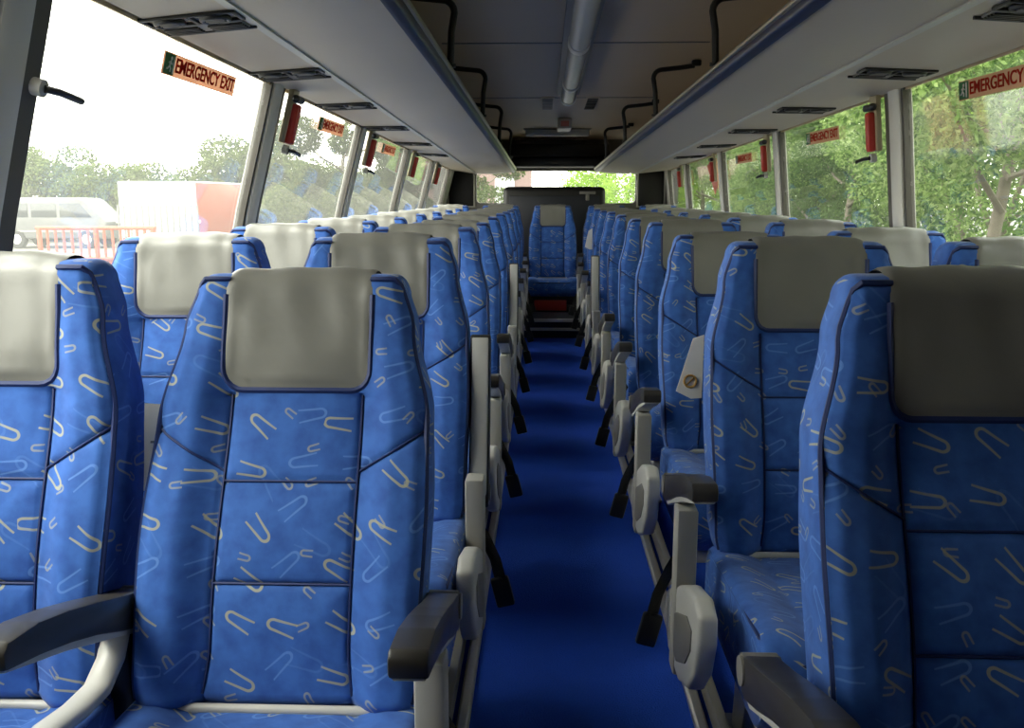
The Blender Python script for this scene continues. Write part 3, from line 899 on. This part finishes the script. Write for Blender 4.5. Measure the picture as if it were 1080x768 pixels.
# ------------------------------------------------------------------ outside
GZ = -1.15
struct(MB().box((0, 30, GZ - .05), (260, 260, .1)).build('ground', M['ground'], ang=0))

def leaf_quads(P, size, rng, droop=.3):
    n = len(P)
    a = rng.normal(size=(n, 3)); a /= np.linalg.norm(a, axis=1)[:, None]
    b = rng.normal(size=(n, 3)); b -= (b * a).sum(1)[:, None] * a; b /= np.linalg.norm(b, axis=1)[:, None]
    L = size * rng.uniform(.7, 1.3, n)[:, None]; W = L * .42
    v = np.stack([P - a * L * .5, P + b * W * .5, P + a * L * .5, P - b * W * .5], 1)
    return v.reshape(-1, 3)
def quads_mesh(name, V):
    n = len(V) // 4
    me = D.meshes.new(name); me.vertices.add(len(V)); me.vertices.foreach_set('co', V.astype(np.float32).ravel())
    me.loops.add(len(V)); me.loops.foreach_set('vertex_index', np.arange(len(V), dtype=np.int32))
    me.polygons.add(n); me.polygons.foreach_set('loop_start', np.arange(0, len(V), 4, dtype=np.int32))
    me.update(); me.validate()
    return me
def clump_points(rng, clumps, n):
    w = np.array([c[3] ** 3 for c in clumps]) ** .8; w /= w.sum()
    k = rng.choice(len(clumps), n, p=w)
    cc = np.array(clumps)[k]
    d = rng.normal(size=(n, 3)); d /= np.linalg.norm(d, axis=1)[:, None]
    r = cc[:, 3:4] * rng.uniform(.25, 1, (n, 1)) ** .45
    return cc[:, :3] + d * r * np.array([1, 1, .8])
def tree(name, loc, h, spread, nleaf, lsize, lm, label, seed, trunk_r=.09, fork=None, low=.35, nc=26, fern=False):
    rng = np.random.default_rng(seed)
    t = thing(name, label, 'tree', loc)
    m = MB()
    base = Vector((0, 0, 0)); top = Vector((rng.uniform(-.3, .3), rng.uniform(-.3, .3), h * .75))
    pts = [base.lerp(top, f) + Vector((.08 * math.sin(5 * f + seed), .08 * math.cos(4 * f + seed), 0)) for f in np.linspace(0, 1, 8)]
    m.tube(pts, [trunk_r * (1 - .75 * i / 7) for i in range(8)], 8)
    tips = []
    for i in range(9):
        f = rng.uniform(low * .7, .9); p0 = base.lerp(top, f)
        az = rng.uniform(0, 6.28); ln = spread * rng.uniform(.5, .95)
        p2 = p0 + Vector((math.cos(az) * ln, math.sin(az) * ln, ln * rng.uniform(.4, .9)))
        p1 = p0.lerp(p2, .5) + Vector((0, 0, -.08 * ln))
        r0 = trunk_r * (1 - .7 * f) * .6
        m.tube([p0, p1, p2], [r0, r0 * .7, r0 * .25], 6); tips.append(p2)
    m.build('trunk', M['bark'], t, 60)
    clumps = [(*p, spread * rng.uniform(.28, .5)) for p in tips]
    for i in range(nc - len(tips)):
        z = h * rng.uniform(low, 1.0); rr = spread * (1 - .5 * abs((z / h - .6) / .5)) * rng.uniform(.2, .9); az = rng.uniform(0, 6.28)
        clumps.append((math.cos(az) * rr, math.sin(az) * rr, z, spread * rng.uniform(.22, .42)))
    P = clump_points(rng, clumps, nleaf)
    link('crown', quads_mesh('crown', leaf_quads(P, lsize, rng)), lm, t, 0)
    return t
def frond_quads(P, rng, length=.55, n=11):
    out = []
    for p in P:
        az = rng.uniform(0, 6.28); d = np.array([math.cos(az), math.sin(az), rng.uniform(-.25, .45)]); d /= np.linalg.norm(d)
        s = np.cross(d, [0, 0, 1]); s /= np.linalg.norm(s); L = length * rng.uniform(.6, 1.2)
        for i in range(n):
            f = (i + 1) / n; q = p + d * L * f + np.array([0, 0, -.25 * L * f * f])
            ll = L * .34 * math.sin(math.pi * (.15 + .8 * f)); w = L * .028
            for sg in (-1, 1):
                e = q + s * sg * ll + d * ll * .35 + np.array([0, 0, -.12 * ll])
                mid = (q + e) / 2
                out += [q, mid + d * w, e, mid - d * w]
    return np.array(out)

# right of the bus: a bank of trees and undergrowth
tree('roadside_tree', (6.4, 14.2, GZ), 6.6, 2.0, 42000, 0.085, M['leaf'], 'leafy green tree with pale forking trunk outside the large nearest right window', 3, .085, low=.30)
tree('roadside_tree', (5.6, 17.6, GZ), 6.0, 2.0, 40000, 0.085, M['leafdark'], 'darker green tree behind the nearest right window pillar', 5, .09, low=.25)
tree('roadside_tree', (6.2, 21.8, GZ), 6.4, 2.2, 38000, .095, M['leaf'], 'bushy green tree outside the second right window', 8, .09, low=.2)
tree('roadside_tree', (5.4, 27.0, GZ), 6.6, 2.2, 36000, .10, M['leaf'], 'green tree outside the third right window', 11, .1, low=.2)
tree('roadside_tree', (5.6, 33.5, GZ), 7.0, 2.4, 30000, .12, M['leafbright'], 'yellow-green tree far along the right windows', 14, .1, low=.15)
tree('roadside_tree', (4.3, 9.2, GZ), 7.0, 1.9, 34000, .08, M['leaf'], 'green tree past the front edge of the nearest right window', 17, .09, low=.35)
tree('roadside_tree', (4.9, 4.2, GZ), 7.0, 2.4, 30000, .12, M['leaf'], 'green tree beside the front right windows ahead of the view', 19, .09, low=.25)
tree('roadside_tree', (5.2, -1.0, GZ), 7.0, 2.4, 26000, .13, M['leafdark'], 'dark green tree beside the front of the bus', 21, .09, low=.15)
# fern-leaved sapling nearer the glass
t = thing('fern_leaf_tree', 'slender sapling with bright feathery fronds near the right sticker', 'tree', (5.15, 10.6, GZ))
m = MB()
m.tube([(0, .2, 0), (.0, .1, 1.2), (.05, .0, 2.1), (.25, -.1, 2.9)], [.06, .05, .04, .02], 8)
m.tube([(.0, .05, 1.7), (-.25, .1, 2.3), (-.45, .1, 3.0)], [.04, .03, .015], 7)
m.tube([(.02, .0, 2.0), (.5, -.1, 2.4), (.9, -.2, 2.6)], [.03, .025, .012], 7)
m.build('trunk', M['bark'], t, 60)
rng = np.random.default_rng(4)
PP = np.array([[rng.normal(.1, .45), rng.normal(-.05, .4), rng.uniform(2.75, 3.6)] for _ in range(60)])
link('fronds', quads_mesh('fronds', frond_quads(PP, rng)), M['leafbright'], t, 0)
# undergrowth (nobody could count its leaves)
rng = np.random.default_rng(33)
cl = [(rng.uniform(4.6, 8.8), y, GZ + rng.uniform(.2, 1.7), rng.uniform(.5, 1.1)) for y in np.linspace(-20, 46, 150)]  # clumps behind the camera are unseen, added there to block sky light
cl += [(rng.uniform(8.0, 11.5), y, GZ + rng.uniform(.5, 7.5), rng.uniform(1.1, 2.0)) for y in np.linspace(-24, 60, 170)]
P = clump_points(rng, cl, 300000)
o = link('undergrowth', quads_mesh('undergrowth', leaf_quads(P, .13, rng)), M['leaf'], None, 0)
tag(o, 'dense green undergrowth filling the bank outside the right windows', 'undergrowth', kind='stuff')

# left of the bus: trees beyond, truck, van, fences
tree('distant_tree', (-6.3, 27.5, GZ), 8.2, 2.1, 85000, .12, M['leafhaze'], 'hazy green tree outside the second left window', 41, .1, low=.12)
tree('distant_tree', (-4.5, 31.5, GZ), 8.4, 2.0, 80000, .12, M['leafhaze'], 'hazy green tree outside the third left window', 43, .1, low=.12)
tree('distant_tree', (-3.0, 36.5, GZ), 7.4, 1.9, 26000, .13, M['leafhaze'], 'hazy green tree outside the fourth left window', 47, .1, low=.12)
tree('distant_tree', (1.9, 27.0, GZ), 6.4, 2.2, 26000, .12, M['leafbright'], 'bright yellow-green tree behind the back window', 53, .1, low=.1)
rng = np.random.default_rng(71)
cl = [(x, rng.uniform(46, 52), GZ + rng.uniform(.4, 3.9 + .7 * math.sin(x * .45 + 2)), rng.uniform(.9, 1.5)) for x in np.linspace(-46, -3, 230)]
P = clump_points(rng, cl, 150000)
o = link('treeline', quads_mesh('treeline', leaf_quads(P, .26, rng)), M['leafhaze'], None, 0)
tag(o, 'pale green line of distant trees behind the parked truck', 'treeline', kind='stuff')

# box truck
t = thing('box_truck', 'parked white box truck with an orange side beyond the fence', 'truck', (-12.95, 30.0, GZ))
MB().box((0, 2.6, 1.72), (2.62, 5.2, 2.2), .04).build('cargo_box', M['white'], t)
MB().box((1.325, 2.6, 1.72), (.05, 5.1, 2.1), .01).build('side_panel', M['orange'], t)
MB().box((0, 6.2, 1.35), (2.3, 1.7, 1.7), .18, seg=3).build('cab', M['white'], t)
m = MB(); m.box((0, 2.9, .5), (1.0, 7.2, .2), .02); m.build('chassis', M['shell'], t)
for x in (-1.0, 1.0):
    for y in (1.1, 6.0): MB().cyl((x, y, .45), .45, .28, 'x', 24, bevel=.04).build('wheel', M['tyre'], t)
m = MB()
for x in (-1.15, 1.15): m.box((x, -.02, .9), (.2, .03, .12), .01)
m.build('tail_lamp', M['red'], t)
# white van
t = thing('minivan', 'parked pale grey minivan at the left behind the orange barrier', 'van', (-22.4, 41.5, GZ)); t.scale = (1.2, 1.2, 1.25)
m = MB(); m.prism([(-2.1, .35), (2.1, .35), (2.15, .95), (1.95, 1.15), (1.3, 1.75), (1.1, 1.82), (-1.95, 1.82), (-2.1, 1.65), (-2.15, .9)], 'y', -.85, .85, .06, 3)
m.build('body', M['van'], t)
m = MB()
for a, b in ((-1.9, -.85), (-.72, .25)): m.prism([(a, 1.12), (b, 1.12), (b, 1.62), (a, 1.62)], 'y', -.87, -.845, .008)
m.prism([(.38, 1.12), (1.6, 1.12), (1.15, 1.62), (.38, 1.62)], 'y', -.87, -.845, .008)
m.build('side_window', M['vglass'], t)
for x in (-1.35, 1.35):
    for y in (-.78, .78):
        w = MB().cyl((x, y, .34), .34, .22, 'y', 24, bevel=.03).build('wheel', M['tyre'], t)
        MB().cyl((x, y + math.copysign(.115, y), .34), .18, .01, 'y', 16).build('hubcap', M['silver'], w)
MB().box((0, -.86, .62), (4.1, .03, .08), .01).build('side_strip', M['ventg'], t)
# white picket fence
t = thing('picket_fence', 'pale picket fence in front of the parked truck', 'fence', (-9.75, 22.5, GZ))
m = MB()
for i in range(14): m.box((-1.0 + i * .155, 0, 1.15), (.05, .02, 1.9), .004)
m.build('pickets', M['van'], t)
m = MB(); m.box((0, .02, .6), (2.15, .03, .07), .005); m.box((0, .02, 1.7), (2.15, .03, .07), .005); m.build('rails', M['white'], t)
# orange barrier
t = thing('barrier', 'orange metal barrier at the left in front of the pale van', 'barrier', (-8.15, 16.2, GZ))
m = MB()
for i in range(15): m.tube([(-1.1 + i * .15, 0, .05), (-1.1 + i * .15, 0, 1.75)], .025 if i % 7 else .045, 8)
m.build('uprights', M['orange'], t)
m = MB()
for z in (.3, .75, 1.2, 1.75): m.tube([(-1.15, 0, z), (1.05, 0, z)], .035, 8)
m.build('rails', M['orange'], t)
MB().box((-.05, .04, 1.0), (1.9, .02, .42), .004).build('panel', M['orange'], t)
# house behind the back window
t = thing('house', 'pale pink house wall behind the left of the back window', 'house', (-3.9, 44.0, GZ))
MB().box((0, 0, 2.2), (6.4, 4, 4.4), .02).build('wall', M['house'], t)
MB().box((2.0, -2.02, 1.9), (.9, .06, 2.6), .02).build('door', M['white'], t)
m = MB(); m.prism([(-3.5, 4.4), (3.5, 4.4), (0, 5.6)], 'y', -2.3, 2.3, .02); m.build('roof', M['orange'], t)

# ------------------------------------------------------------------ light
w = D.worlds.new('sky'); bpy.context.scene.world = w; w.use_nodes = True
N = w.node_tree.nodes; L = w.node_tree.links
bg = N['Background']
tc = N.new('ShaderNodeTexCoord'); sp = N.new('ShaderNodeSeparateXYZ'); cr = N.new('ShaderNodeValToRGB')
L.new(tc.outputs['Generated'], sp.inputs[0]); L.new(sp.outputs[2], cr.inputs[0]); L.new(cr.outputs[0], bg.inputs[0])
cr.color_ramp.elements[0].color = (1.0, .98, .93, 1); cr.color_ramp.elements[1].color = (.92, .96, 1.0, 1)
bg.inputs[1].default_value = 7.0
sun = D.lights.new('sun', 'SUN'); sun.energy = 2.5; sun.angle = R(25); sun.color = (1, .96, .88)
so = D.objects.new('sun', sun); C.objects.link(so)
so.rotation_euler = (Vector((.62, .28, -1.0))).to_track_quat('-Z', 'Y').to_euler()

# ------------------------------------------------------------------ camera
cam = D.cameras.new('camera'); co = D.objects.new('camera', cam); C.objects.link(co)
F, VX, VY, CX, CY = 950, 574, 208, 540, 384
th = math.atan((CY - VY) / F); ya = math.atan((VX - CX) * math.cos(th) / F)
fw = Vector((-math.sin(ya) * math.cos(th), math.cos(ya) * math.cos(th), -math.sin(th)))
co.location = (-.09, 0, 1.15)
co.rotation_euler = fw.to_track_quat('-Z', 'Y').to_euler()
cam.sensor_width = 36; cam.lens = F / 1080 * 36; cam.clip_start = .02; cam.clip_end = 400
sc = bpy.context.scene; sc.camera = co
vs = sc.view_settings
sc.display_settings.display_device = 'sRGB'
vs.view_transform = 'Standard'; vs.look = 'None'; vs.gamma = 1; vs.use_curve_mapping = False
vs.exposure = 0.3
sc.cycles.max_bounces = 10; sc.cycles.diffuse_bounces = 6; sc.cycles.transparent_max_bounces = 24
